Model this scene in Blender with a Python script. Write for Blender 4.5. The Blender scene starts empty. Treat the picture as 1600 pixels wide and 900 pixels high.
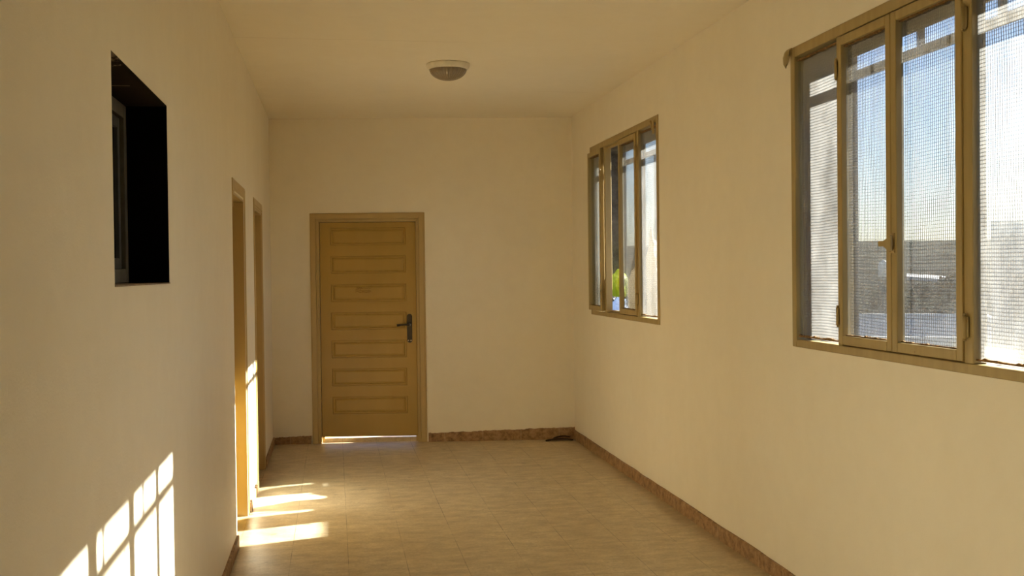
import bpy, bmesh, math, random
from mathutils import Vector, Matrix, Euler, noise
random.seed(7)
S = bpy.context.scene
COL = S.collection

# ------------------------------------------------------------------ camera
EYE = 1.5114
cam_d = bpy.data.cameras.new('camera'); cam = bpy.data.objects.new('camera', cam_d); COL.objects.link(cam)
cam_d.sensor_width = 36.0; cam_d.lens = 1700 / 1600 * 36.0; cam_d.clip_start = 0.05; cam_d.clip_end = 3000
yaw, pitch, roll = 0.1618, 0.0153, -0.0118
# camera axes: right, up, back
fw = Vector((math.sin(yaw) * math.cos(pitch), math.cos(yaw) * math.cos(pitch), -math.sin(pitch)))
rt0 = Vector((math.cos(yaw), -math.sin(yaw), 0)); up0 = rt0.cross(fw)
rt = rt0 * math.cos(roll) - up0 * math.sin(roll) * -1
up = fw.cross(rt) * -1
rt = (rt0 * math.cos(roll) + up0 * math.sin(roll)).normalized(); up = rt.cross(fw).normalized()
M3 = Matrix((rt, up, -fw)).transposed()
cam.matrix_world = Matrix.Translation((0, 0, EYE)) @ M3.to_4x4()
S.camera = cam

# ------------------------------------------------------------------ sky, sun, exposure
SUN_DIR = Vector((1.0, 0.296, 0.54)).normalized()       # towards the sun
w = bpy.data.worlds.new('world'); S.world = w; w.use_nodes = True
nt = w.node_tree; nt.nodes.clear()
sky = nt.nodes.new('ShaderNodeTexSky'); sky.sky_type = 'NISHITA'; sky.sun_disc = False
sky.sun_elevation = math.radians(27.4); sky.sun_rotation = math.atan2(SUN_DIR.x, SUN_DIR.y)
sky.air_density = 1.0; sky.dust_density = 0.4; sky.ozone_density = 0.6
bg = nt.nodes.new('ShaderNodeBackground'); bg.inputs['Strength'].default_value = 0.070
wo = nt.nodes.new('ShaderNodeOutputWorld')
mul = nt.nodes.new('ShaderNodeMix'); mul.data_type = 'RGBA'; mul.blend_type = 'MULTIPLY'; mul.inputs[0].default_value = 1.0
mul.inputs[7].default_value = (.90, .965, 1.20, 1)
nt.links.new(sky.outputs[0], mul.inputs[6]); nt.links.new(mul.outputs[2], bg.inputs[0]); nt.links.new(bg.outputs[0], wo.inputs[0])
sd = bpy.data.lights.new('sun', 'SUN'); sd.energy = 13.0; sd.color = (1.0, 0.95, 0.85); sd.angle = math.radians(0.6)
so = bpy.data.objects.new('sun', sd); COL.objects.link(so)
so.rotation_euler = SUN_DIR.to_track_quat('Z', 'Y').to_euler(); so.location = (10, 3, 8)
S.view_settings.view_transform = 'Standard'; S.view_settings.look = 'None'
S.view_settings.gamma = 1.0; S.view_settings.use_curve_mapping = False
S.view_settings.exposure = 1.90
cy = S.cycles
cy.max_bounces = 14; cy.diffuse_bounces = 10; cy.glossy_bounces = 4; cy.transmission_bounces = 8
cy.transparent_max_bounces = 32; cy.use_denoising = True
cy.caustics_reflective = False; cy.caustics_refractive = False; cy.sample_clamp_indirect = 6.0

# ------------------------------------------------------------------ materials
def srgb(r, g, b):
    f = lambda c: (c / 255 / 12.92) if c / 255 <= 0.04045 else ((c / 255 + 0.055) / 1.055) ** 2.4
    return (f(r), f(g), f(b), 1)

class NT:
    def __init__(s, name):
        s.m = bpy.data.materials.new(name); s.m.use_nodes = True; s.t = s.m.node_tree; s.t.nodes.clear()
        s.out = s.n('ShaderNodeOutputMaterial')
    def n(s, k, **kw):
        x = s.t.nodes.new(k)
        for a, v in kw.items(): setattr(x, a, v)
        return x
    def l(s, a, b): s.t.links.new(a, b)
    def setin(s, node, **kw):
        for a, v in kw.items(): node.inputs[a.replace('_', ' ')].default_value = v
    def pos(s):
        return s.n('ShaderNodeNewGeometry').outputs['Position']
    def scaled(s, vec, sc):
        v = s.n('ShaderNodeVectorMath', operation='MULTIPLY'); s.l(vec, v.inputs[0]); v.inputs[1].default_value = sc; return v.outputs[0]
    def noise(s, vec, scale, detail=4, rough=0.55):
        x = s.n('ShaderNodeTexNoise'); s.l(vec, x.inputs['Vector']); x.inputs['Scale'].default_value = scale
        x.inputs['Detail'].default_value = detail; x.inputs['Roughness'].default_value = rough; return x.outputs['Fac']
    def ramp(s, fac, stops):
        r = s.n('ShaderNodeValToRGB'); s.l(fac, r.inputs[0]); e = r.color_ramp.elements
        while len(e) < len(stops): e.new(0.5)
        for i, (p, c) in enumerate(stops):
            e[i].position = p; e[i].color = c if len(c) == 4 else (*c, 1)
        return r.outputs[0]
    def mix(s, fac, a, b, mode='MIX'):
        x = s.n('ShaderNodeMix', data_type='RGBA', blend_type=mode)
        for i, v in ((0, fac), (6, a), (7, b)):
            if isinstance(v, (int, float)): x.inputs[i].default_value = v
            elif isinstance(v, tuple): x.inputs[i].default_value = v
            else: s.l(v, x.inputs[i])
        return x.outputs[2]
    def math(s, op, a, b=0.0, c=None, clamp=False):
        x = s.n('ShaderNodeMath', operation=op); x.use_clamp = clamp
        for i, v in enumerate((a, b) if c is None else (a, b, c)):
            if isinstance(v, (int, float)): x.inputs[i].default_value = v
            else: s.l(v, x.inputs[i])
        return x.outputs[0]
    def sep(s, vec):
        x = s.n('ShaderNodeSeparateXYZ'); s.l(vec, x.inputs[0]); return x.outputs
    def bump(s, h, strength, dist=0.01):
        b = s.n('ShaderNodeBump'); s.l(h, b.inputs['Height']); b.inputs['Strength'].default_value = strength
        b.inputs['Distance'].default_value = dist; return b.outputs[0]
    def pbr(s, color, rough=0.6, spec=0.3, metal=0.0, normal=None):
        p = s.n('ShaderNodeBsdfPrincipled')
        if isinstance(color, tuple): p.inputs['Base Color'].default_value = color
        else: s.l(color, p.inputs['Base Color'])
        if isinstance(rough, (int, float)): p.inputs['Roughness'].default_value = rough
        else: s.l(rough, p.inputs['Roughness'])
        p.inputs['Specular IOR Level'].default_value = spec; p.inputs['Metallic'].default_value = metal
        if normal is not None: s.l(normal, p.inputs['Normal'])
        s.l(p.outputs[0], s.out.inputs[0]); return p

def plaster(name, c, c2, lines=()):
    t = NT(name); p = t.pos()
    n1 = t.noise(t.scaled(p, (1, 1, .35)), 1.6, 3); n2 = t.noise(p, 9, 5)
    f = t.math('ADD', t.math('MULTIPLY', n1, .6), t.math('MULTIPLY', n2, .4))
    col = t.ramp(f, [(.35, c2), (.65, c)])
    if lines:
        x, y, z = t.sep(p); yy = t.math('ADD', y, t.math('MULTIPLY', n2, .02)); m = None
        for (ly, xa, xb) in lines:
            a = t.math('LESS_THAN', t.math('ABSOLUTE', t.math('SUBTRACT', yy, ly + .01)), .006)
            a = t.math('MULTIPLY', a, t.math('MULTIPLY', t.math('GREATER_THAN', x, xa), t.math('LESS_THAN', x, xb)))
            m = a if m is None else t.math('MAXIMUM', m, a)
        col = t.mix(t.math('MULTIPLY', m, .16), col, (.35, .26, .15, 1))
    hb = t.math('ADD', t.math('MULTIPLY', t.noise(p, 3.0, 3), 1.0), t.math('MULTIPLY', t.noise(p, 160, 3), .10))
    t.pbr(col, .55, .22, 0, t.bump(hb, .25, .03)); return t.m
M_WALL = plaster('plaster_paint', (.84, .78, .635, 1), (.80, .735, .59, 1))
M_CEIL = plaster('ceiling_paint', (.85, .79, .65, 1), (.82, .755, .61, 1), ((6.48, -.6, .8), (8.20, 1.55, 1.95)))

def paint(name, c, c2, rough=.42, grain=(30, 30, 2)):
    t = NT(name); tc = t.n('ShaderNodeTexCoord').outputs['Object']
    n1 = t.noise(t.scaled(tc, grain), 1.0, 4); col = t.ramp(n1, [(.35, c2), (.7, c)])
    chips = t.noise(tc, 28, 6, .7)
    m = t.ramp(chips, [(.69, (0, 0, 0)), (.72, (1, 1, 1))])
    col = t.mix(t.math('MULTIPLY', m, .5), col, (.12, .06, .025, 1))
    t.pbr(col, rough, .35, 0, t.bump(n1, .12, .004)); return t.m
M_FRAME = paint('mustard_frame_paint', (.40, .30, .125, 1), (.34, .25, .10, 1))
M_CASING = paint('casing_paint', (.52, .385, .165, 1), (.47, .34, .14, 1), .4, (4, 4, .6))
M_DOOR = paint('door_leaf_paint', (.46, .30, .075, 1), (.41, .265, .062, 1), .4, (3, 3, .8))
M_JAMB = paint('yellow_jamb_paint', (.50, .37, .17, 1), (.45, .33, .145, 1), .4, (4, 4, .6))
def simple(name, c, rough=.5, spec=.3, metal=0, var=.12, scale=20):
    t = NT(name); tc = t.n('ShaderNodeTexCoord').outputs['Object']; n = t.noise(tc, scale, 4)
    lo = tuple(x * (1 - var) for x in c[:3]) + (1,); hi = tuple(min(1, x * (1 + var)) for x in c[:3]) + (1,)
    t.pbr(t.ramp(n, [(.3, lo), (.7, hi)]), rough, spec, metal, t.bump(n, .15, .004)); return t.m
M_RUST = simple('rusty_putty', (.20, .115, .045), .8, .1, 0, .5, 60)
M_GROOVE = simple('shaded_groove_paint', (.38, .245, .06), .5, .2)  # door paint darkened for the panel grooves, shade put into the colour
M_WIRE = simple('galvanised_wire', (.018, .020, .024), .6, .2, 0)
M_STEEL = simple('dark_painted_steel', (.10, .10, .10), .6, .3, .2)
M_BRASS = simple('aged_brass', (.05, .038, .022), .35, .5, .5)
M_CHROME = simple('worn_bright_metal', (.6, .55, .45), .25, .5, .9)
M_ALU = simple('olive_grey_aluminium', (.13, .12, .09), .5, .3, .3)
M_ALU2 = simple('blue_grey_aluminium', (.09, .095, .09), .4, .4, .3)
M_BLACK = simple('near_black_lining', (.0035, .003, .0025), .95, .0)  # near-black tone for the sides and back of the recess
t = NT('dark_patchy_soffit'); p = t.pos(); x, y, z = t.sep(p)  # dark soffit tone with paler patches towards its near end
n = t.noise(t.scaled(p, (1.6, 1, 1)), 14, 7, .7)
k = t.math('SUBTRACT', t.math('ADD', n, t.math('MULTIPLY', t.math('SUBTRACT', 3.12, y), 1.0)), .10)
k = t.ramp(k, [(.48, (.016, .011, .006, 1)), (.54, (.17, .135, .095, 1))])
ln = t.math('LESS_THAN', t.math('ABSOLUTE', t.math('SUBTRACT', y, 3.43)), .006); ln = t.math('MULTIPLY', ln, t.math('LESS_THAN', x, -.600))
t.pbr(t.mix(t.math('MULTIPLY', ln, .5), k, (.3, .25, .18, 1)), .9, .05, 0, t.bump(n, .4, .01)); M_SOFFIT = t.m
M_SILLW = simple('worn_sill', (.30, .235, .16), .8, .1, 0, .3, 14)
M_LAMPRIM = simple('cream_lamp_rim', (.74, .70, .58), .4, .4)

def stone(name, a, b, sc=7):
    t = NT(name); p = t.pos(); v = t.n('ShaderNodeTexVoronoi'); t.l(p, v.inputs['Vector']); v.inputs['Scale'].default_value = sc * 2
    n = t.noise(p, sc, 8, .68); col = t.ramp(n, [(.3, a), (.72, b)])
    h = t.math('ADD', n, t.math('MULTIPLY', v.outputs['Distance'], .3))
    t.pbr(col, .92, .1, 0, t.bump(h, .9, .05)); return t.m
M_STONE = stone('rough_stone', (.07, .06, .05, 1), (.27, .235, .19, 1))
M_STONE2 = stone('grey_mortar', (.14, .13, .11, 1), (.34, .31, .26, 1))

# floor: 30 cm terrazzo tiles with dirty joints
t = NT('cream_terrazzo_tiles'); p = t.pos(); x, y, z = t.sep(p)
def joint(c, off, wid):
    q = t.math('FRACT', t.math('DIVIDE', t.math('SUBTRACT', c, off), .3))
    d = t.math('MULTIPLY', t.math('MINIMUM', q, t.math('SUBTRACT', 1.0, q)), .3)
    return t.math('LESS_THAN', d, wid)
jx = joint(x, -.2477, .0016); jy = joint(y, .16, .0022)
jm = t.ramp(t.noise(t.scaled(p, (3, 1.6, 1)), 1.3, 5, .7), [(.40, (.10, .10, .10)), (.60, (1, 1, 1))])
jl = t.math('MULTIPLY', t.math('MAXIMUM', jx, t.math('MULTIPLY', jy, .62)), jm)
ti = t.n('ShaderNodeTexWhiteNoise', noise_dimensions='2D'); fl = t.n('ShaderNodeVectorMath', operation='FLOOR')
t.l(t.scaled(t.math and p, (1 / .3, 1 / .3, 0)), fl.inputs[0]); t.l(fl.outputs[0], ti.inputs['Vector'])
speck = t.noise(p, 60, 8, .75); big = t.noise(p, 2.4, 5, .6)
col = t.ramp(speck, [(.34, (.56, .46, .31, 1)), (.5, (.67, .575, .41, 1)), (.68, (.80, .71, .55, 1))])
col = t.mix(t.ramp(big, [(.35, (.5, .5, .5)), (.65, (0, 0, 0))]), col, (.53, .425, .27, 1))
dk = t.ramp(t.noise(t.scaled(p, (5, 16, 1)), 4.5, 7, .72), [(.655, (0, 0, 0)), (.70, (1, 1, 1))])
col = t.mix(t.math('MULTIPLY', dk, .75), col, (.10, .07, .04, 1))
col = t.mix(t.math('MULTIPLY', jl, .75), col, (.06, .04, .02, 1))
vo = t.n('ShaderNodeTexVoronoi', feature='F1'); t.l(t.scaled(p, (1, 2.6, 1)), vo.inputs['Vector']); vo.inputs['Scale'].default_value = 5.5
vr = t.n('ShaderNodeSeparateColor'); t.l(vo.outputs['Color'], vr.inputs[0])
rad = t.math('MULTIPLY', t.math('POWER', vr.outputs[0], 4.0), .14)
chip = t.math('LESS_THAN', t.math('ADD', vo.outputs['Distance'], t.math('MULTIPLY', t.noise(p, 50, 3), .05)), t.math('ADD', rad, .012))
col = t.mix(t.math('MULTIPLY', chip, .75), col, (.12, .08, .04, 1))
md = t.noise(t.scaled(p, (1, 1.8, 1)), 7.0, 6, .7)
col = t.mix(1.0, col, t.ramp(md, [(.3, (.70, .67, .62)), (.68, (1.12, 1.11, 1.08))]), 'MULTIPLY')
# grime along the right wall base and white paint smear with its own outline
g = t.math('MULTIPLY', t.math('SUBTRACT', x, 1.86), 4.0, clamp=True)
gn = t.ramp(t.noise(t.scaled(p, (2, 1, 1)), 2.0, 4), [(.35, (.15, .15, .15)), (.65, (1, 1, 1))])
col = t.mix(t.math('MULTIPLY', t.math('MULTIPLY', g, gn), .55), col, (.22, .15, .075, 1))
gl = t.math('MULTIPLY', t.math('SUBTRACT', -.33, x), 4.0, clamp=True)
col = t.mix(t.math('MULTIPLY', t.math('MULTIPLY', gl, gn), .7), col, (.17, .12, .07, 1))
sx = t.math('DIVIDE', t.math('SUBTRACT', x, 1.42), .30)
sy = t.math('DIVIDE', t.math('SUBTRACT', t.math('SUBTRACT', y, 7.37), t.math('MULTIPLY', t.math('SUBTRACT', x, 1.42), .25)), .07)
r2 = t.math('ADD', t.math('MULTIPLY', sx, sx), t.math('MULTIPLY', sy, sy))
sm = t.math('SUBTRACT', t.noise(t.scaled(p, (8, 14, 1)), 2.2, 6, .7), t.math('MULTIPLY', r2, .12))
smm = t.ramp(sm, [(.50, (0, 0, 0)), (.53, (1, 1, 1))])
col = t.mix(t.math('MULTIPLY', smm, .6), col, (.78, .70, .52, 1))
rg = t.ramp(big, [(.3, (.30, .30, .30)), (.7, (.44, .44, .44))])
t.pbr(col, rg, .42, 0, t.bump(t.math('SUBTRACT', speck, jl), .08, .003)); M_FLOOR = t.m

# terracotta-brown skirting tile
t = NT('brown_skirting_tile'); p = t.pos(); x, y, z = t.sep(p)
q = t.math('FRACT', t.math('DIVIDE', t.math('SUBTRACT', t.math('ADD', y, x), .116 + .0), .3)); d = t.math('MINIMUM', q, t.math('SUBTRACT', 1.0, q))
jn = t.math('LESS_THAN', d, .008)
col = t.ramp(t.noise(p, 22, 7, .7), [(.3, (.13, .07, .03, 1)), (.55, (.35, .21, .10, 1)), (.72, (.46, .31, .165, 1))])
col = t.mix(t.math('MULTIPLY', jn, .5), col, (.55, .42, .26, 1))
t.pbr(col, .6, .3, 0, t.bump(t.noise(p, 40, 5), .4, .006)); M_SKIRT = t.m

# dusty window glass: clear with a film of dust that scatters daylight
def glass(name, lo, hi):
    t = NT(name); p = t.pos()
    n = t.noise(t.scaled(p, (1, 1, .5)), 5, 7, .7); sp = t.noise(p, 55, 4, .7)
    f = t.math('ADD', t.math('MULTIPLY', n, .75), t.math('MULTIPLY', sp, .25))
    k = t.ramp(f, [(.36, (lo,) * 3), (.68, (hi,) * 3)])
    tr = t.n('ShaderNodeBsdfTransparent'); tr.inputs[0].default_value = (.93, .95, .94, 1)
    tl = t.n('ShaderNodeBsdfTranslucent'); tl.inputs[0].default_value = (.80, .80, .78, 1)
    df = t.n('ShaderNodeBsdfDiffuse'); df.inputs[0].default_value = (.5, .48, .44, 1)
    gl = t.n('ShaderNodeBsdfGlossy'); gl.inputs['Roughness'].default_value = .08; gl.inputs[0].default_value = (.9, .9, .9, 1)
    m0 = t.n('ShaderNodeMixShader'); m0.inputs[0].default_value = .25; t.l(tl.outputs[0], m0.inputs[1]); t.l(df.outputs[0], m0.inputs[2])
    m1 = t.n('ShaderNodeMixShader'); t.l(k, m1.inputs[0]); t.l(tr.outputs[0], m1.inputs[1]); t.l(m0.outputs[0], m1.inputs[2])
    fr = t.n('ShaderNodeFresnel'); fr.inputs[0].default_value = 1.30
    m2 = t.n('ShaderNodeMixShader'); t.l(t.math('MULTIPLY', fr.outputs[0], .5), m2.inputs[0]); t.l(m1.outputs[0], m2.inputs[1]); t.l(gl.outputs[0], m2.inputs[2])
    t.l(m2.outputs[0], t.out.inputs[0]); return t.m
M_GLASS = glass('lightly_dusty_glass', .003, .028)
M_GLASS2 = glass('heavily_dusty_glass', .03, .12)

# translucent plastics
def plastic(name, c, trans, rough=.35):
    t = NT(name); tc = t.n('ShaderNodeTexCoord').outputs['Object']; n = t.noise(tc, 14, 5, .6)
    nb = t.bump(n, .6, .02)
    p = t.pbr(c, rough, .5, 0, nb); tl = t.n('ShaderNodeBsdfTranslucent'); tl.inputs[0].default_value = c; t.l(nb, tl.inputs['Normal'])
    m = t.n('ShaderNodeMixShader'); m.inputs[0].default_value = trans
    t.l(p.outputs[0], m.inputs[1]); t.l(tl.outputs[0], m.inputs[2]); t.l(m.outputs[0], t.out.inputs[0]); return t.m
M_LIME = plastic('lime_plastic', (.42, .50, .06, 1), .25)
M_WHITEBAG = plastic('white_plastic', (.80, .74, .64, 1), .4)
M_PALEBLUE = plastic('pale_blue_plastic', (.52, .62, .80, 1), .35)
M_BLACKBAG = simple('black_plastic', (.012, .012, .015), .4, .4)
# lamp bowl
t = NT('smoky_ribbed_glass'); tc = t.n('ShaderNodeTexCoord').outputs['Object']; x, y, z = t.sep(tc)
ang = t.math('MULTIPLY', t.math('ARCTAN2', y, x), 36.0); rb = t.math('SINE', ang)
t.pbr((.25, .20, .135, 1), .14, .6, 0, t.bump(rb, .35, .004)); M_BOWL = t.m

# ------------------------------------------------------------------ mesh helpers
class MB:
    def __init__(s): s.v = []; s.f = []; s.mi = []
    def box(s, x0, x1, y0, y1, z0, z1, mi=0, skip=''):
        b = len(s.v)
        s.v += [(x, y, z) for x in (x0, x1) for y in (y0, y1) for z in (z0, z1)]
        F = {'-x': (0, 1, 3, 2), '+x': (4, 6, 7, 5), '-y': (0, 4, 5, 1), '+y': (2, 3, 7, 6), '-z': (0, 2, 6, 4), '+z': (1, 5, 7, 3)}
        for k, f in F.items():
            if k in skip.split(','): continue
            s.f.append(tuple(b + i for i in f)); s.mi.append(mi)
        return s
    def quad(s, pts, mi=0):
        b = len(s.v); s.v += [tuple(q) for q in pts]; s.f.append(tuple(range(b, b + len(pts)))); s.mi.append(mi); return s
    def tube(s, pts, r, n=8, mi=0, cap=True, rs=None):
        b = len(s.v); P = [Vector(q) for q in pts]
        for i, q in enumerate(P):
            d = (P[min(i + 1, len(P) - 1)] - P[max(i - 1, 0)]).normalized()
            a = Vector((0, 0, 1)) if abs(d.z) < .9 else Vector((1, 0, 0))
            u = d.cross(a).normalized(); vv = d.cross(u).normalized(); rr = rs[i] if rs else r
            for k in range(n):
                th = 2 * math.pi * (k + .5) / n; s.v.append(tuple(q + u * rr * math.cos(th) + vv * rr * math.sin(th)))
        for i in range(len(P) - 1):
            for k in range(n):
                k2 = (k + 1) % n; s.f.append((b + i * n + k, b + i * n + k2, b + (i + 1) * n + k2, b + (i + 1) * n + k)); s.mi.append(mi)
        if cap:
            s.f.append(tuple(b + k for k in range(n))[::-1]); s.f.append(tuple(b + (len(P) - 1) * n + k for k in range(n))); s.mi += [mi, mi]
        return s
    def lathe(s, prof, n=40, c=(0, 0, 0), mi=0):
        b = len(s.v)
        for r, z in prof:
            for k in range(n):
                th = 2 * math.pi * k / n; s.v.append((c[0] + r * math.cos(th), c[1] + r * math.sin(th), c[2] + z))
        for i in range(len(prof) - 1):
            for k in range(n):
                k2 = (k + 1) % n; s.f.append((b + i * n + k, b + i * n + k2, b + (i + 1) * n + k2, b + (i + 1) * n + k)); s.mi.append(mi)
        return s
    def build(s, name, mats, parent=None, smooth=False, bevel=0, loc=None):
        me = bpy.data.meshes.new(name); me.from_pydata(s.v, [], s.f)
        for m in (mats if isinstance(mats, list) else [mats]): me.materials.append(m)
        for q, i in zip(me.polygons, s.mi): q.material_index = i; q.use_smooth = smooth
        bm = bmesh.new(); bm.from_mesh(me)
        bmesh.ops.recalc_face_normals(bm, faces=bm.faces); bm.to_mesh(me); bm.free()
        o = bpy.data.objects.new(name, me); COL.objects.link(o)
        if parent: o.parent = parent
        if loc: o.location = loc
        if bevel:
            mod = o.modifiers.new('bevel', 'BEVEL'); mod.width = bevel; mod.segments = 2; mod.limit_method = 'ANGLE'; mod.angle_limit = math.radians(40)
        return o

def empty(name, loc=(0, 0, 0), rz=0):
    o = bpy.data.objects.new(name, None); COL.objects.link(o); o.location = loc; o.rotation_euler = (0, 0, rz)
    o.empty_display_size = .1; return o
def tag(o, label=None, cat=None, group=None, kind=None):
    for k, v in (('label', label), ('category', cat), ('group', group), ('kind', kind)):
        if v: o[k] = v
    return o
def structure(o, label=None, cat=None): return tag(o, label, cat, None, 'structure')
def copy_tree(o, parent=None, mapping=None):
    c = o.copy(); COL.objects.link(c); c.parent = parent
    for ch in list(o.children): copy_tree(ch, c)
    return c

def wall(mb, axis, p0, p1, a0, a1, z0, z1, holes, mi=0, jamb=None):
    """solid layer between p0 and p1 along its thickness axis, running a0..a1, with rectangular holes (a,a,z,z)"""
    jamb = mi if jamb is None else jamb
    A = sorted({a0, a1, *[h[0] for h in holes], *[h[1] for h in holes]}); Z = sorted({z0, z1, *[h[2] for h in holes], *[h[3] for h in holes]})
    A = [q for q in A if a0 <= q <= a1]; Z = [q for q in Z if z0 <= q <= z1]
    solid = {}
    for i in range(len(A) - 1):
        for j in range(len(Z) - 1):
            ca, cz = (A[i] + A[i + 1]) / 2, (Z[j] + Z[j + 1]) / 2
            solid[i, j] = not any(h[0] < ca < h[1] and h[2] < cz < h[3] for h in holes)
    P = (lambda p, a, z: (p, a, z)) if axis == 'x' else (lambda p, a, z: (a, p, z))
    for (i, j), s_ in solid.items():
        if not s_: continue
        l, r, b, t_ = A[i], A[i + 1], Z[j], Z[j + 1]
        for pp in (p0, p1): mb.quad([P(pp, l, b), P(pp, r, b), P(pp, r, t_), P(pp, l, t_)], mi)
        for (di, dj), q in (((-1, 0), [(l, b), (l, t_)]), ((1, 0), [(r, b), (r, t_)]), ((0, -1), [(l, b), (r, b)]), ((0, 1), [(l, t_), (r, t_)])):
            if not solid.get((i + di, j + dj), False):
                inner = (i + di, j + dj) in solid
                mb.quad([P(p0, *q[0]), P(p1, *q[0]), P(p1, *q[1]), P(p0, *q[1])], jamb if inner else mi)
    return mb

# ------------------------------------------------------------------ room shell
XL, XR, H = -.5531, 2.1132, 2.883
YF_L, YF_R = 9.85, 9.5417                       # far wall is slightly skewed
Y0 = -4.2; YE = 10.25
fang = math.atan2(YF_R - YF_L, XR - XL)         # rotation of the far wall
structure(MB().box(XL - .30, 2.40, Y0 - .4, YE, -.2, 0).build('floor', M_FLOOR), 'cream terrazzo tile floor with dark joints')
structure(MB().box(XL - .42, 2.42, Y0 - .4, YE, H, H + .22).build('ceiling', M_CEIL), 'cream painted ceiling')
W1 = 4.80; WS = 4.03                             # far edge of window 1 and spacing of the windows
winY = [W1, W1 + WS]
mb = MB()
wall(mb, 'x', XR, XR + .062, Y0, YE, 0, H, [(e - 1.90, e - .025, 1.165, 2.515) for e in winY], 0, 1)
wall(mb, 'x', XR + .062, XR + .25, Y0, 10.4, -.2, H, [(e - 1.84, e - .055, 1.175, 2.472) for e in winY], 1, 2)
structure(mb.build('wall_right', [M_WALL, M_STONE2, M_STONE]), 'cream plastered wall on the right with the wire-mesh windows')
D1 = (6.208, 6.97, 0, 1.975); D2 = (7.885, 8.60, 0, 1.975)    # door openings on the left
NY0, NY1, NZ0, NZ1 = 2.905, 3.845, 1.483, 2.088                 # dark wall opening
mb = MB()
wall(mb, 'x', XL - .25, XL, Y0, YE, 0, H, [D1, D2, (NY0, NY1, NZ0, NZ1)], 0)
wall(mb, 'x', XL - .42, XL - .25, Y0, YE, -.2, H, [], 0)
structure(mb.build('wall_left', M_WALL), 'cream plastered wall on the left with a patch of barred sunlight')
far = empty('far_wall_origin'); bpy.data.objects.remove(far)
LW = math.hypot(XR - XL, YF_R - YF_L)
FD0, FD1, FDZ = .348, 1.362, 2.045              # outer casing of the far door along the wall
mb = MB(); wall(mb, 'y', 0, .2, -.0, LW, 0, H, [(FD0 + .06, FD1 - .06, -1, FDZ - .06)], 0)
wf = structure(mb.build('wall_far', M_WALL), 'cream plastered end wall around the mustard door'); wf.location = (XL, YF_L, 0); wf.rotation_euler = (0, 0, fang)
mb = MB(); wall(mb, 'y', Y0 - .2, Y0, XL, XR, 0, H, [], 0)
structure(mb.build('wall_back', M_WALL), 'cream plastered wall behind the viewer')

# skirting with a ragged top edge
def skirting(name, p, q, h0, h1, into, label, rag=.006, n=160):
    p, q = Vector(p), Vector(q); into = Vector(into); th = .013
    b = MB()
    for i in range(n + 1):
        f = i / n; c = p.lerp(q, f); h = h0 + (h1 - h0) * f + rag * (noise.noise(Vector((f * 17 + h0 * 9, 3.1, 0))) + .8 * noise.noise(Vector((f * 53, 1.1, h1)))) 
        tt = th + .003 * noise.noise(Vector((f * 9, 7, 0)))
        for (o, z) in ((tt, 0), (tt, h - .005), (tt - .004, h), (-.01, h)):
            b.v.append(tuple(c + into * o + Vector((0, 0, z))))
    for i in range(n):
        for k in range(3):
            a = i * 4 + k; b.f.append((a, a + 4, a + 5, a + 1)); b.mi.append(0)
    b.f.append((0, 1, 2, 3)); b.f.append((n * 4, n * 4 + 1, n * 4 + 2, n * 4 + 3)); b.mi += [0, 0]
    return structure(b.build(name, M_SKIRT), label)
skirting('baseboard_right', (XR, Y0, 0), (XR, YF_R, 0), .052, .085, (-1, 0, 0), 'orange-brown tile skirting along the right wall', .006, 260)
wfp = lambda s_: (XL + s_ * math.cos(fang), YF_L + s_ * math.sin(fang), 0)
nin = (math.sin(fang), -math.cos(fang), 0)
skirting('baseboard_far', wfp(FD1 + .012), wfp(LW), .075, .108, nin, 'brown tile skirting under the end wall, right of the door', .008, 90)
skirting('baseboard_far_left', wfp(0), wfp(FD0 - .012), .060, .072, nin, 'short brown tile skirting under the end wall, left of the door', .007, 30)
skirting('baseboard_left', (XL, Y0, 0), (XL, 6.195, 0), .062, .066, (1, 0, 0), 'brown tile skirting along the near left wall', .004, 120)
skirting('baseboard_left_middle', (XL, 7.055, 0), (XL, 7.80, 0), .066, .066, (1, 0, 0), 'sunlit tile skirting between the two left doors', .003, 30)
skirting('baseboard_left_far', (XL, 8.685, 0), (XL, YF_L, 0), .066, .064, (1, 0, 0), 'brown tile skirting past the far left door', .004, 30)

# ------------------------------------------------------------------ windows
def sash_members(b, y0, y1, z0, z1, x0, x1, st=.038):
    b.box(x0, x1, y0, y0 + st, z0, z1); b.box(x0, x1, y1 - st, y1, z0, z1)
    b.box(x0, x1, y0 + st, y1 - st, z0, z0 + st); b.box(x0, x1, y0 + st, y1 - st, z1 - st, z1)
    return b
def mesh_sheet(y0, y1, z0, z1, x, seed=0, pitch=.0127, r=.00105):
    b = MB(); rnd = random.Random(seed)
    def off(yy, zz): return .0045 * noise.noise(Vector((yy * 5 + seed, zz * 4, 1.3))) + .0035 * noise.noise(Vector((yy * 11, zz * 9 + seed, 4)))
    def dz(yy, zz): return .010 * noise.noise(Vector((yy * 2.2 + seed, zz * 1.2, 8.3)))
    n = int((y1 - y0) / pitch)
    for i in range(n + 1):
        yy = y0 + i * pitch; pts = []
        for k in range(9):
            zz = z0 + (z1 - z0) * k / 8; pts.append((x + off(yy, zz), yy + .003 * noise.noise(Vector((yy * 3, zz * 3, seed + 2))), zz))
        b.tube(pts, r, 4, cap=False)
    n = int((z1 - z0) / pitch)
    for i in range(n + 1):
        zz = z0 + i * pitch; pts = []
        for k in range(7):
            yy = y0 + (y1 - y0) * k / 6; pts.append((x + .0015 + off(yy, zz), yy, min(z1, max(z0, zz + dz(yy, zz)))))
        b.tube(pts, r, 4, cap=False)
    return b
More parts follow.
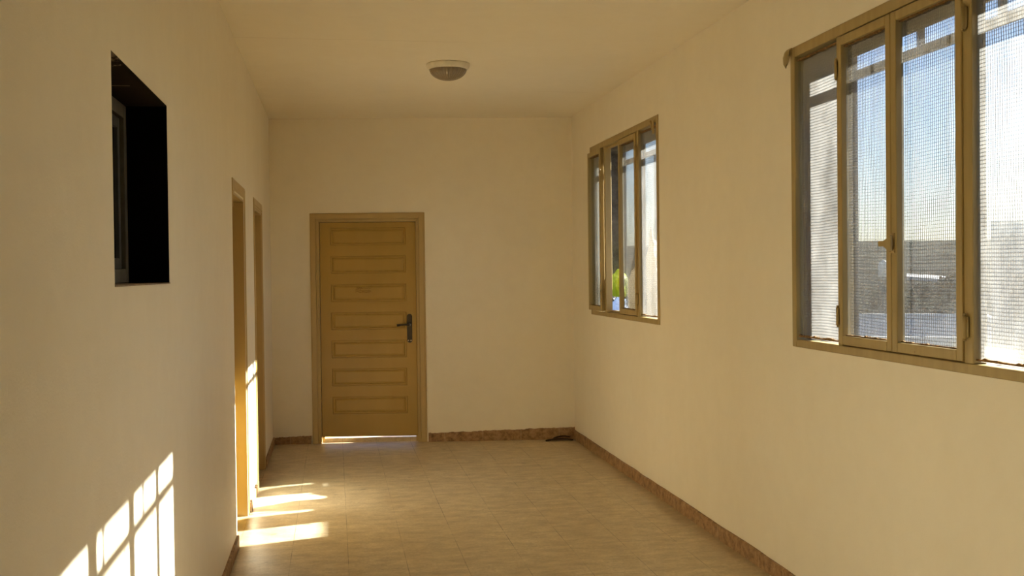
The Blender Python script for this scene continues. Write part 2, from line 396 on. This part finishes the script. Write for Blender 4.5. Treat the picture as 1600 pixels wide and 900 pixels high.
def ragged(b, a, c, w_, seed, axis, n=26):
    """old putty: thin strip of uneven width from a to c, growing along +axis"""
    a, c = Vector(a), Vector(c); ax = Vector(axis)
    for i in range(n):
        f0, f1 = i / n, (i + 1) / n
        k0 = w_ * (.5 + .6 * abs(noise.noise(Vector((f0 * 14, seed, 0)))) * 2); k1 = w_ * (.5 + .6 * abs(noise.noise(Vector((f1 * 14, seed, 0)))) * 2)
        p0, p1 = a.lerp(c, f0), a.lerp(c, f1); q0, q1 = p0 + ax * k0, p1 + ax * k1; d = Vector((.008, 0, 0))
        b.quad([p0, p1, q1, q0]); b.quad([q0, q1, q1 + d, q0 + d])
def hinge(y, z, parent, x=XR - .016):
    b = MB(); b.tube([(x, y, z - .038), (x, y, z + .038)], .0075, 10); b.tube([(x, y, z - .046), (x, y, z - .038)], .005, 8); b.tube([(x, y, z + .038), (x, y, z + .047)], .005, 8)
    b.box(x + .002, x + .006, y - .016, y + .016, z - .034, z + .034)
    return b.build('hinge', M_FRAME, parent, True)
def make_sash(root, y0, y1, seed, hinge_y=None):
    z0, z1 = 1.187, 2.477; x0, x1 = XR - .014, XR + .018
    o = sash_members(MB(), y0, y1, z0, z1, x0, x1).build('sash', M_FRAME, root, bevel=.004)
    MB().box(XR + .008, XR + .012, y0 + .036, y1 - .040, z0 + .040, z1 - .040).build('glass', M_GLASS, o)
    mesh_sheet(y0 + .028, y1 - .028, z0 + .03, z1 - .03, XR + .026, seed, ).build('wire_mesh', M_WIRE, o)
    b = MB(); ragged(b, (XR + .001, y0 + .036, z1 - .038), (XR + .001, y1 - .036, z1 - .038), .010, seed, (0, 0, -1))
    ragged(b, (XR + .001, y0 + .036, z0 + .038), (XR + .001, y1 - .036, z0 + .038), .007, seed + 3, (0, 0, 1))
    b.build('putty', M_RUST, o)
    if hinge_y:
        for zz in (1.305, 2.345): hinge(hinge_y, zz, o)
    return o
def fixed_pane(root, y0, y1, seed):
    x = XR + .012
    o = MB().box(x, x + .004, y0, y1, 1.190, 2.470).build('fixed_pane', M_GLASS2, root)
    mesh_sheet(y0 - .005, y1 + .005, 1.195, 2.475, x + .018, seed).build('wire_mesh', M_WIRE, o)
    b = MB(); ragged(b, (x - .006, y0 + .0, 2.470), (x - .006, y1, 2.470), .012, seed, (0, 0, -1)); ragged(b, (x - .006, y0, 1.193), (x - .006, y1, 1.193), .012, seed + 5, (0, 0, 1))
    ragged(b, (x - .006, y0 + .0, 1.19), (x - .006, y0, 2.47), .005, seed, (0, 1, 0)); b.build('putty', M_RUST, o)
    return o
def window_frame(root, e, open_leaf=False):
    b = MB(); x0, x1 = XR - .006, XR + .046
    s0 = e - 1.925
    b.box(x0, x1, e - .045, e, 1.146, 2.531); b.box(x0, x1, s0, s0 + .045, 1.146, 2.531)
    b.box(x0, x1, s0 + .045, e - .045, 2.484, 2.531); b.box(x0, x1, s0 + .045, e - .045, 1.146, 1.182)
    b.box(x0, x1, e - .510, e - .468, 1.182, 2.484); b.box(x0, x1, s0 + .468, s0 + .522, 1.182, 2.484)
    mid = e - .934                                   # rebate the sashes close against
    b.box(XR + .021, x1, s0 + .522, e - .510, 1.182, 1.200); b.box(XR + .021, x1, s0 + .522, e - .510, 2.464, 2.484)
    if not open_leaf: b.box(XR + .021, XR + .030, mid - .016, mid + .016, 1.200, 2.464)
    return b.build('frame', M_FRAME, root, bevel=.004)
def make_latch(parent, y, z):
    b = MB(); x = XR - .014
    b.box(x - .004, x, y - .014, y + .014, z - .038, z + .038)
    b.box(x - .020, x - .004, y - .008, y + .008, z - .012, z + .012)
    out = [(-.018, .030), (-.004, .032), (.012, .020), (.040, .010), (.078, .010), (.078, -.012), (.040, -.012), (.014, -.026), (-.002, -.034), (-.018, -.030)]
    o_ = len(b.v); N = len(out)
    b.v += [(x - .012, y + q, z + w) for q, w in out] + [(x - .021, y + q, z + w * .92) for q, w in out]
    b.f.append(tuple(range(o_, o_ + N))); b.f.append(tuple(range(o_ + N, o_ + 2 * N)))
    for k in range(N): b.f.append((o_ + k, o_ + (k + 1) % N, o_ + N + (k + 1) % N, o_ + N + k))
    b.mi += [0] * (N + 2)
    return b.build('latch', M_FRAME, parent, False, bevel=.002)

def whole_window(e, name, label, seed, open_leaf=False):
    root = structure(empty(name, (0, 0, 0)), label)
    window_frame(root, e, open_leaf)
    fixed_pane(root, e - .470, e - .043, seed); s0 = e - 1.925
    fixed_pane(root, s0 + .043, s0 + .470, seed + 11)
    mid = e - .934
    o2 = make_sash(root, s0 + .526 - .008, mid - .001, seed + 22, s0 + .500)
    if not open_leaf:
        o1 = make_sash(root, mid + .003, e - .488, seed + 33, e - .487)
        make_latch(o2, mid - .014, 1.602)
    else:
        # leaf unhooked and folded right back so it lies over the fixed pane
        o1 = make_sash(root, e - .452, e - .022, seed + 33, e - .462)
        o1.location = (-.018, 0, 0)
        for ch in list(o1.children):
            if ch.name.startswith('wire_mesh'): bpy.data.objects.remove(ch)
    return root
w1 = whole_window(W1, 'window_1', 'large near window with mustard frame, wire mesh and both sashes shut', 3)
w2 = whole_window(W1 + WS, 'window_2', 'far window with one mustard sash folded open against the wall', 50, True)
# torn flap of paint on the far top corner of window 1, corner brace on window 2
b = MB(); ys = [W1 + .012 - .008 * i for i in range(8)]
prof = [(2.528, .0), (2.515, -.012), (2.49, -.02), (2.46, -.018), (2.44, -.006)]
for i in range(6):
    y_ = W1 + .014 - .010 * i
    for j, (z_, dx) in enumerate(prof): b.v.append((XR - .016 + dx * (1 - i / 8), y_, z_ + .012 * (i if j > 2 else 0)))
for i in range(5):
    for j in range(4): a = i * 5 + j; b.f.append((a, a + 1, a + 6, a + 5)); b.mi.append(0)
o = b.build('peeling_flap', M_FRAME, w1, True); o.modifiers.new('s', 'SOLIDIFY').thickness = .003
e = W1 + WS - 1.925
b = MB(); b.box(XR - .022, XR - .014, e + .05, e + .075, 2.41, 2.495); b.tube([(XR - .02, e + .12, 2.50), (XR - .02, e + .055, 2.42)], .007, 6)
b.build('corner_brace', M_FRAME, w2)

# steel security grilles outside each window
def grille(e, label):
    root = empty('security_grille', (XR + .27, e - .96, 1.16))
    tag(root, label, 'window grille')
    X = XR + .265; ox, oy, oz = root.location
    ys = [e - .072, e - .515, e - .96, e - 1.39, e - 1.84]
    for i, yy in enumerate(ys):
        w_ = .034 if i in (0, 4) else .0125
        MB().box(X - w_ / 2 - ox, X + w_ / 2 - ox, yy - w_ / 2 - oy, yy + w_ / 2 - oy, 1.10 - oz, (2.60 if i in (0, 4) else 2.38) - oz).build('upright', M_STEEL, root, bevel=.001)
    for k in range(3):
        yy = e - .12 - .55 * (k + 1) + 0.0
        MB().box(X - .012 - ox, X + .012 - ox, yy - .012 - oy, yy + .012 - oy, 2.41 - oz, 2.62 - oz).build('stub', M_STEEL, root)
    MB().box(X - .012 - ox, X + .018 - ox, e - 1.95 - oy, e + .05 - oy, 2.376 - oz, 2.411 - oz).build('crossbar', M_BEAM, root, bevel=.001)
    MB().box(X - .012 - ox, X + .014 - ox, e - 1.95 - oy, e + .05 - oy, 1.09 - oz, 1.11 - oz).build('bottom_rail', M_STEEL, root)
    return root
M_BEAM = simple('weathered_beam', (.27, .25, .21), .8, .15, 0, .5, 25)
grille(W1, 'steel bar grille outside the large near window')
grille(W1 + WS, 'steel bar grille outside the far window with the open sash')

# dark wall opening on the left with a narrow aluminium window set inside it
w4 = structure(empty('window_3', (0, 0, 0)), 'dark recessed opening high on the left wall')
xb = XL - .24; E = .004
MB().box(xb, XL - .001, NY1 - E, NY1 - .0005, NZ0 + E, NZ1 - E).box(xb, XL - .001, NY0 + .0005, NY0 + E, NZ0 + E, NZ1 - E).box(xb - .005, xb, NY0, NY1, NZ0, NZ1).build('black_lining', M_BLACK, w4)
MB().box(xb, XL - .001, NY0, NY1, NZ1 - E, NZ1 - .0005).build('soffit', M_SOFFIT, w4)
MB().box(xb, XL + .002, NY0, NY1, NZ0 + .0005, NZ0 + E).build('sill', M_SILLW, w4)
xf = XL - .132
fr = sash_members(MB(), NY0 + .006, NY1 - .006, NZ0 + .006, NZ1 - .006, xf - .05, xf, .045).build('aluminium_frame', M_ALU, w4, bevel=.002)
sh = sash_members(MB(), NY0 + .052, NY1 - .052, NZ0 + .052, NZ1 - .052, xf - .040, xf - .014, .035).build('sliding_sash', M_ALU2, w4, bevel=.002)
MB().box(xf - .03, xf - .026, NY0 + .085, NY1 - .085, NZ0 + .085, NZ1 - .085).build('glass', simple('dark_glass', (.02, .025, .025), .1, .5), sh)

# ------------------------------------------------------------------ doors
def panel_door(b, g, x0, x1, z0, z1, rows, px0, px1, pz, d, face, out):
    """leaf built in (a, depth, z); raised panels with moulded grooves"""
    pass
def leaf_mesh(w_, h_, th, tilt=0):
    """door leaf: 7 stacked horizontal panels; face at y=0 looking -y"""
    b = MB(); gx0, gx1 = w_ * .105, w_ * .90
    n = 7; zb, ph, pit = h_ * .103, .163 * h_ / 1.905, .2505 * h_ / 1.905
    zs = [(zb + i * pit, zb + i * pit + ph) for i in range(n)]
    b.box(0, w_, .004, th, 0, h_)                       # core
    # face skin with openings where the panels sit
    m2 = MB(); wall(m2, 'y', 0, .006, 0, w_, 0, h_, [(gx0, gx1, a, c) for a, c in zs], 0)
    off = len(b.v); b.v += m2.v; b.f += [tuple(i + off for i in f) for f in m2.f]; b.mi += m2.mi
    for a, c in zs:
        i0, i1, j0, j1 = gx0 + .004, gx1 - .004, a + .004, c - .004
        # frame bead then recess line then raised field
        for k, (ins, yo, nx, ny) in enumerate([(.0, .004, .006, -.0025), (.006, -.0025, .014, -.0025), (.014, -.0025, .018, .0035), (.018, .0035, .024, .0035), (.024, .0035, .034, -.001)]):
            A = (i0 + ins, i1 - ins, j0 + ins, j1 - ins); B = (i0 + nx, i1 - nx, j0 + nx, j1 - nx)
            ca = [(A[0], yo, A[2]), (A[1], yo, A[2]), (A[1], yo, A[3]), (A[0], yo, A[3])]; cb = [(B[0], ny, B[2]), (B[1], ny, B[2]), (B[1], ny, B[3]), (B[0], ny, B[3])]
            for q in range(4): b.quad([ca[q], ca[(q + 1) % 4], cb[(q + 1) % 4], cb[q]], 1 if k in (2, 3) else 0)
        B = (i0 + .034, i1 - .034, j0 + .034, j1 - .034); b.quad([(B[0], -.001, B[2]), (B[1], -.001, B[2]), (B[1], -.001, B[3]), (B[0], -.001, B[3])])
    return b
def casing_profile(b, a0, a1, z1, wd, out=.022):
    """moulded architrave in (a, -y, z): outer band, groove, inner bead"""
    bands = [(0, .012, out * .55), (.012, .050, out), (.050, .056, out * .55), (.056, wd - .012, out * .85), (wd - .012, wd, out * .5)]
    for u0, u1, t_ in bands:
        b.box(a0 + u0, a0 + u1, -t_, 0, 0, z1 - u0)
        b.box(a1 - u1, a1 - u0, -t_, 0, 0, z1 - u0)
        b.box(a0 + u1, a1 - u1, -t_, 0, z1 - u1, z1 - u0)
# far door
d3 = structure(empty('door_3', wfp(0), fang), 'closed mustard door with seven horizontal panels in the end wall')
b = MB(); casing_profile(b, FD0, FD1, FDZ, .078); b.build('casing', M_CASING, d3, bevel=.0015)
b = MB(); b.box(FD0 + .06, FD0 + .079, 0, .19, 0, FDZ - .078); b.box(FD1 - .079, FD1 - .06, 0, .19, 0, FDZ - .078); b.box(FD0 + .06, FD1 - .06, 0, .19, FDZ - .079, FDZ - .06)
b.box(FD0 + .079, FD0 + .100, .056, .075, 0, FDZ - .079); b.box(FD1 - .100, FD1 - .079, .056, .075, 0, FDZ - .079); b.box(FD0 + .079, FD1 - .079, .056, .075, FDZ - .105, FDZ - .079)
b.build('jamb', M_CASING, d3)
b = MB(); za, zb_ = .036, .038
b.v += [(FD0 + .08, .06, 0), (FD1 - .08, .06, 0), (FD1 - .08, .06, zb_), (FD0 + .08, .06, za), (FD0 + .08, .30, 0), (FD1 - .08, .30, 0), (FD1 - .08, .30, zb_), (FD0 + .08, .30, za)]
b.f += [(0, 1, 2, 3), (4, 5, 6, 7), (3, 2, 6, 7), (0, 4, 7, 3), (1, 5, 6, 2)]; b.mi += [0] * 5
b.build('threshold', M_FLOOR, d3)
lw, lh = FD1 - FD0 - .166, FDZ - .083 - .056
lf = leaf_mesh(lw, lh, .04).build('leaf', [M_DOOR, M_GROOVE], d3, loc=(FD0 + .083, .012, .056))
lf.rotation_euler = (0, 0, 0)
# scratched scribble on the third panel from the top
b = MB(); rnd = random.Random(3)
for (xa, xc, zz, th) in ((.372, .420, 1.318, .0035), (.39, .50, 1.314, .002), (.36, .41, 1.300, .0025), (.40, .50, 1.296, .0025), (.36, .50, 1.284, .002), (.39, .49, 1.278, .002), (.37, .395, 1.309, .002)):
    n = 10; pts = []
    for i in range(n): f = i / (n - 1); pts.append((xa + (xc - xa) * f, -.0028, zz + .003 * math.sin(f * 17 + xa * 50) + rnd.uniform(-.001, .001)))
    b.tube(pts, th * .6, 5)
b.build('scratched_marks', simple('dark_scratch', (.20, .105, .03), .8, .1), lf, loc=(-.052, .0, .006))
# handle: long backplate with a lever pointing left
hx, hz = lw - .062, 1.048 - .056
b = MB(); n = 16
def stadium(b, cx, cz0, cz1, r, y0, y1, n=12):
    pts = [(cx + r * math.cos(math.pi * k / n), cz1 + r * math.sin(math.pi * k / n)) for k in range(n + 1)] + [(cx + r * math.cos(math.pi + math.pi * k / n), cz0 + r * math.sin(math.pi + math.pi * k / n)) for k in range(n + 1)]
    o = len(b.v); N = len(pts)
    b.v += [(x_, y0, z_) for x_, z_ in pts] + [(cx + (x_ - cx) * .86, y1, z_ + (.14 * r * (-1 if z_ > (cz0 + cz1) / 2 else 1))) for x_, z_ in pts]
    b.f.append(tuple(range(o, o + N))); b.f.append(tuple(range(o + N, o + 2 * N)))
    for k in range(N): b.f.append((o + k, o + (k + 1) % N, o + N + (k + 1) % N, o + N + k))
    b.mi += [0] * (N + 2)
stadium(b, hx, hz - .140, hz + .072, .023, -.001, -.009)
hp = b.build('handle', M_BRASS, lf)
b = MB(); b.tube([(hx, -.008, hz), (hx, -.050, hz)], .0105, 14, rs=[.013, .010])
b.tube([(hx + .004, -.050, hz), (hx - .03, -.052, hz + .002), (hx - .075, -.050, hz), (hx - .108, -.046, hz - .004)], .008, 10, rs=[.0115, .0085, .0075, .012])
b.build('lever', M_BRASS, hp, True)
b = MB(); b.lathe([(0, .004), (.006, .004), (.011, 0)], 16); o = b.build('hub', M_CHROME, hp, True, loc=(hx, -.055, hz)); o.rotation_euler = (math.pi / 2, 0, 0)
for dx in (-.012, .012):
    b = MB(); b.lathe([(0, .003), (.005, .0025), (.0075, 0)], 12); o = b.build('screw', M_CHROME, hp, True, loc=(hx + dx, -.0095, hz - .142)); o.rotation_euler = (math.pi / 2, 0, 0)
def keep_from(b, a):
    """drop boxes that lie wholly before a along the wall"""
    n = MB()
    for k in range(0, len(b.v), 8):
        vs = b.v[k:k + 8]; xs = [q[0] for q in vs]
        if max(xs) <= a: continue
        n.box(max(min(xs), a) if min(xs) < a else min(xs), max(xs), min(q[1] for q in vs), max(q[1] for q in vs), min(q[2] for q in vs), max(q[2] for q in vs))
    return n
# the two left-wall doors, casings on the corridor side, leaves set deep in the wall
def left_door(name, y0, y1, zt, label, cw=.082, sunk=False):
    root = structure(empty(name, (XL, y0, 0), math.pi / 2), label)      # local x runs along +Y, local -y looks into the room (+X)
    W = y1 - y0
    b = MB()
    if sunk:       # the near upright sits inside the plaster edge
        casing_profile(b, .02, W, zt, cw - .02, .007)
        b = keep_from(b, cw + .002); b.box(.012, cw - .01, .018, .05, 0, zt - .09); b.box(0.0, cw + .01, -.006, 0, zt - .075, zt); b.box(.0, .02, -.004, 0, zt - .16, zt - .075)
    else: casing_profile(b, 0, W, zt, cw, .007)
    b.build('casing', M_CASING, root, bevel=.0015)
    b = MB(); b.box(cw - .012, cw + .004, .022 if sunk else 0, .16, 0, zt - cw); b.box(W - cw - .004, W - cw + .012, 0, .16, 0, zt - cw); b.box(cw, W - cw, 0, .16, zt - cw - .004, zt - cw + .012)
    b.build('jamb', M_JAMB, root)
    leaf_mesh(W - 2 * cw - .02, zt - cw - .02, .04).build('leaf', [M_DOOR, M_GROOVE], root, loc=(cw + .01, .10, .008))
    return root
left_door('door_1', 6.200, 7.050, 2.050, 'narrow mustard-framed door, nearer of the two on the left wall', sunk=True)
left_door('door_2', 7.805, 8.685, 2.052, 'narrow mustard-framed door, farther of the two on the left wall')

# ------------------------------------------------------------------ ceiling lamp
lm = tag(empty('ceiling_lamp', (.760, 7.17, H)), 'round flush ceiling lamp with cream rim and smoky glass bowl', 'ceiling lamp')
MB().lathe([(0, 0), (.138, 0), (.144, -.003), (.145, -.008), (.142, -.016), (.134, -.031), (.129, -.038), (.124, -.039), (.118, -.034)], 56).build('rim', M_LAMPRIM, lm, True)
prof = [(.1235 * math.cos(a), -.034 - .074 * math.sin(a)) for a in [i * math.pi / 2 / 12 for i in range(13)]]
MB().lathe(prof, 56).build('glass_bowl', M_BOWL, lm, True)

# ------------------------------------------------------------------ debris in the far right corner
def strip(pts, wid, th, name, mat, label, cat):
    b = MB(); n = len(pts)
    for i, (x_, y_, z_) in enumerate(pts):
        wv = wid * (.35 + .65 * math.sin(math.pi * (i + .5) / n))
        for (dy, dz) in ((-wv / 2, 0), (wv / 2, .004), (wv / 2, .004 + th), (-wv / 2, th)): b.v.append((x_, y_ + dy, z_ + dz))
    for i in range(n - 1):
        for k in range(4): a = i * 4; b.f.append((a + k, a + (k + 1) % 4, a + 4 + (k + 1) % 4, a + 4 + k)); b.mi.append(0)
    b.f.append((0, 1, 2, 3)); b.f.append(((n - 1) * 4, (n - 1) * 4 + 1, (n - 1) * 4 + 2, (n - 1) * 4 + 3)); b.mi += [0, 0]
    return tag(b.build(name, mat), label, cat)
M_DARK = simple('dark_wood_scrap', (.045, .028, .018), .8, .1)
strip([(1.83 + .245 * f, 9.455 - .02 * f, .002 + .012 * math.sin(f * 3)) for f in [i / 12 for i in range(13)]], .05, .006, 'bark_strip', M_DARK, 'dark flat strip of debris on the floor in the far right corner, nearer piece', 'debris')
strip([(1.91 + .15 * f, 9.51 - .018 * f, .012 + .018 * math.sin(f * 2.6)) for f in [i / 10 for i in range(11)]], .03, .005, 'bark_strip', M_DARK, 'thin curled dark scrap lying behind the larger strip against the skirting', 'debris')

# ------------------------------------------------------------------ rubbish stuffed behind window 2
def crumple(name, c, r, seed, mat, label, cat, amp=.22, knot=False):
    bm = bmesh.new(); bmesh.ops.create_icosphere(bm, subdivisions=5, radius=1)
    for v in bm.verts:
        d = v.co.normalized(); q = d * 1.6 + Vector((seed, 0, 0))
        k = 1 + amp * noise.noise(q) + amp * .7 * (abs(noise.noise(q * 2.3)) - .2) + amp * .4 * abs(noise.noise(q * 5.1)) + amp * .2 * noise.noise(q * 11)
        p_ = d * k
        if knot and d.z > .35:
            f = (d.z - .35) / .65; p_.x *= 1 - .6 * f; p_.y *= 1 - .72 * f; p_.z *= 1 + .35 * f
        if p_.z < -.72: p_.z = -.72 + (p_.z + .72) * .1
        v.co = Vector((p_.x * r[0], p_.y * r[1], p_.z * r[2]))
    me = bpy.data.meshes.new(name); bm.to_mesh(me); bm.free(); me.materials.append(mat)
    for q in me.polygons: q.use_smooth = True
    o = bpy.data.objects.new(name, me); COL.objects.link(o); o.location = c; return tag(o, label, cat)
SZ = 1.175
crumple('lime_bag', (2.262, 8.50, SZ + .215), (.062, .15, .125), 3, M_LIME, 'lime-green plastic bag seen through the open sash of the far window', 'plastic bag', .18)
crumple('black_bag', (2.255, 8.70, SZ + .052), (.05, .07, .07), 8, M_BLACKBAG, 'small black plastic bundle under the lime-green bag', 'plastic bag', .2)
crumple('pale_blue_bag', (2.225, 8.35, SZ + .05), (.042, .17, .066), 12, M_PALEBLUE, 'pale blue plastic wrap on the sill below the lime-green bag', 'plastic bag', .3)
crumple('white_bag', (2.262, 7.57, SZ + .215), (.068, .165, .275), 21, M_WHITEBAG, 'large crumpled white plastic bag behind the nearest pane of the far window', 'plastic bag', .26, True)
crumple('white_bag', (2.262, 7.97, SZ + .150), (.062, .14, .19), 33, M_WHITEBAG, 'smaller crumpled white plastic bag behind the closed sash of the far window', 'plastic bag', .3, True)

# ------------------------------------------------------------------ outside
GZ = -4.0
t = NT('dry_hillside'); p = t.pos()
n1 = t.noise(t.scaled(p, (1, 1, 0)), .05, 7, .6); n2 = t.noise(p, .35, 9, .8); 
col = t.ramp(n1, [(.35, (.014, .016, .018, 1)), (.5, (.035, .036, .035, 1)), (.64, (.10, .095, .08, 1))])
col = t.mix(t.ramp(n2, [(.40, (.75, .75, .75)), (.60, (0, 0, 0))]), col, (.012, .014, .012, 1))
t.pbr(col, 1.0, .0); M_GROUND = t.m
def ground_h(x_, y_):
    d = math.hypot(x_, y_)
    f = min(1, max(0, (d - 90) / 330)); f = f * f * (3 - 2 * f)
    return GZ + f * 14.3 + 1.1 * noise.noise(Vector((x_ * .012, y_ * .012, 0))) * min(1, d / 100) + 1.2 * f * noise.noise(Vector((x_ * .03, y_ * .03, 5)))
b = MB(); NA, NR = 90, 46
for i in range(NA + 1):
    a = math.radians(-60 + 240 * i / NA)
    for j in range(NR + 1):
        d = 4 + 620 * (j / NR) ** 2.0
        x_, y_ = 3.2 + d * math.sin(a), 3 + d * math.cos(a); b.v.append((x_, y_, ground_h(x_, y_)))
for i in range(NA):
    for j in range(NR):
        a = i * (NR + 1) + j; b.f.append((a, a + NR + 1, a + NR + 2, a + 1)); b.mi.append(0)
tag(b.build('hillside', M_GROUND, smooth=True), 'dry grey hillside and valley seen through the near window', 'hillside', None, 'structure')
def at(az, dist): a = math.radians(az); return dist * math.sin(a), dist * math.cos(a)
M_ROAD = simple('pale_road', (.45, .45, .46), .8, .1, 0, .1, 1)
M_ROOF = simple('blue_grey_roof', (.055, .068, .095), .95, .0, 0, .15, 2)
M_PARA = simple('whitewashed_parapet', (.80, .78, .73), .8, .1)
M_HOUSE = simple('grey_render', (.34, .335, .315), .9, .05, 0, .25, 1.5)
def road(az0, az1, d0, d1, wd, label):
    b = MB(); n = 24
    for i in range(n + 1):
        f = i / n; x_, y_ = at(az0 + (az1 - az0) * f, d0 + (d1 - d0) * f); x2, y2 = at(az0 + (az1 - az0) * f, d0 + (d1 - d0) * f + wd)
        b.v += [(x_, y_, ground_h(x_, y_) + .5), (x2, y2, ground_h(x2, y2) + .5), (x2, y2, ground_h(x2, y2) - .3), (x_, y_, ground_h(x_, y_) - .3)]
    for i in range(n):
        for k in range(4): b.f.append((i * 4 + k, i * 4 + (k + 1) % 4, i * 4 + 4 + (k + 1) % 4, i * 4 + 4 + k)); b.mi.append(0)
    return tag(b.build('road', M_ROAD), label, 'road')
road(29.2, 32.2, 192, 180, 7, 'thin pale road across the valley behind the right sash')
def house(az, dist, rz, L, Wd, zt, wallm, label, wins=True):
    x_, y_ = at(az, dist); g = ground_h(x_, y_) - 1.0
    root = tag(empty('house', (x_, y_, g), math.radians(rz)), label, 'house'); hh = zt - g
    MB().box(-L / 2, L / 2, -Wd / 2, Wd / 2, 0, hh).build('walls', wallm, root)
    m = MB(); m.box(-L / 2, L / 2, -Wd / 2, -Wd / 2 + .25, hh, hh + .35).box(-L / 2, L / 2, Wd / 2 - .25, Wd / 2, hh, hh + .35).box(-L / 2, -L / 2 + .25, -Wd / 2 + .25, Wd / 2 - .25, hh, hh + .35).box(L / 2 - .25, L / 2, -Wd / 2 + .25, Wd / 2 - .25, hh, hh + .35)
    m.build('parapet', M_PARA, root)
    MB().box(-L / 2 + .25, L / 2 - .25, -Wd / 2 + .25, Wd / 2 - .25, hh, hh + .06).build('flat_roof', M_ROOF, root)
    if wins:
        for k in range(3):
            cx = -L / 2 + L * (k + .5) / 3
            fr_ = MB().box(cx - .55, cx + .55, -Wd / 2 - .04, -Wd / 2 + .02, hh - 2.2, hh - 1.0).build('window_frame', M_STEEL, root)
    return root
house(27.6, 60, -28, 13, 24, -1.75, M_PARA, 'flat blue-grey roof with a white edge just below the near window')
house(38.6, 34, -36, 6.2, 7, 2.3, M_HOUSE, 'tall grey rendered house behind the rightmost pane of the near window')
x_, y_ = at(28.15, 95); gz = ground_h(x_, y_)
wt = tag(empty('water_tank', (x_, y_, gz)), 'small white water tank on legs in the valley behind the left sash', 'water tank')
MB().lathe([(0, 5.1 - gz - 3), (.40, 5.0 - gz - 3.1), (.46, 4.8 - gz - 3.1), (.46, -.2 - gz + .9), (0, -.2 - gz + .9)], 20).build('tank', M_PARA, wt, True)
for sx, sy in ((1, 1), (-1, 1), (1, -1), (-1, -1)): MB().box(sx * .3 - .05, sx * .3 + .05, sy * .3 - .05, sy * .3 + .05, 0, -.2 - gz + .95).build('leg', M_STEEL, wt)
M_LEAF = simple('dusty_olive_leaves', (.030, .034, .024), .95, .02, 0, .5, 2); M_BARK = simple('grey_bark', (.10, .085, .07), .9, .1)
def tree(az, dist, h_, r_, label, seed):
    x_, y_ = at(az, dist); g = ground_h(x_, y_)
    root = tag(empty('olive_tree', (x_, y_, g)), label, 'tree')
    MB().tube([(0, 0, -.3), (.1, 0, h_ * .3), (-.05, .1, h_ * .6)], .2, 8, rs=[.28, .2, .12]).build('trunk', M_BARK, root, True)
    rnd = random.Random(seed); b = MB()
    for k in range(900):
        th, ph = rnd.uniform(0, 2 * math.pi), math.acos(rnd.uniform(-1, 1)); rr = r_ * rnd.uniform(.55, 1.0)
        c = Vector((rr * math.sin(ph) * math.cos(th), rr * math.sin(ph) * math.sin(th), h_ * .62 + rr * .8 * math.cos(ph))) * 1.0
        c += Vector((noise.noise(c * .9), noise.noise(c * .9 + Vector((5, 0, 0))), noise.noise(c * .9 + Vector((0, 5, 0))))) * r_ * .3
        u = Vector((rnd.gauss(0, 1), rnd.gauss(0, 1), rnd.gauss(0, 1))).normalized(); v_ = u.orthogonal().normalized(); s_ = r_ * .11
        b.quad([c + u * s_, c + v_ * s_, c - u * s_, c - v_ * s_])
    b.build('crown', M_LEAF, root); return root
tr = [(29.3, 84, 3.0, 1.5, 'dark round olive tree left of centre in the right sash view'), (26.6, 98, 2.2, 1.5, 'olive tree behind the left edge of the left sash'), (27.4, 118, 2.4, 1.7, 'olive tree above the pale flat roof'),
      (30.6, 96, 2.2, 1.5, 'olive tree near the middle of the right sash view'), (31.5, 112, 4.6, 1.7, 'tall olive tree by the right stile of the right sash'), (30.1, 128, 2.4, 2.0, 'wide olive tree farther off below the road'),
      (28.6, 140, 2.4, 1.9, 'far olive tree beside the water tank'), (32.4, 92, 2.6, 1.5, 'olive tree hidden partly by the mullion')]
for i, a in enumerate(tr): tree(*a[:4], a[4], i + 1)
# sunlit landing outside the end door
tag(MB().box(XL - .3, 2.6, YE, 13.5, -.2, 0).build('landing', simple('pale_concrete', (.60, .54, .42), .85, .1), None), 'sunlit concrete landing glimpsed under the end door', 'landing', None, 'structure')
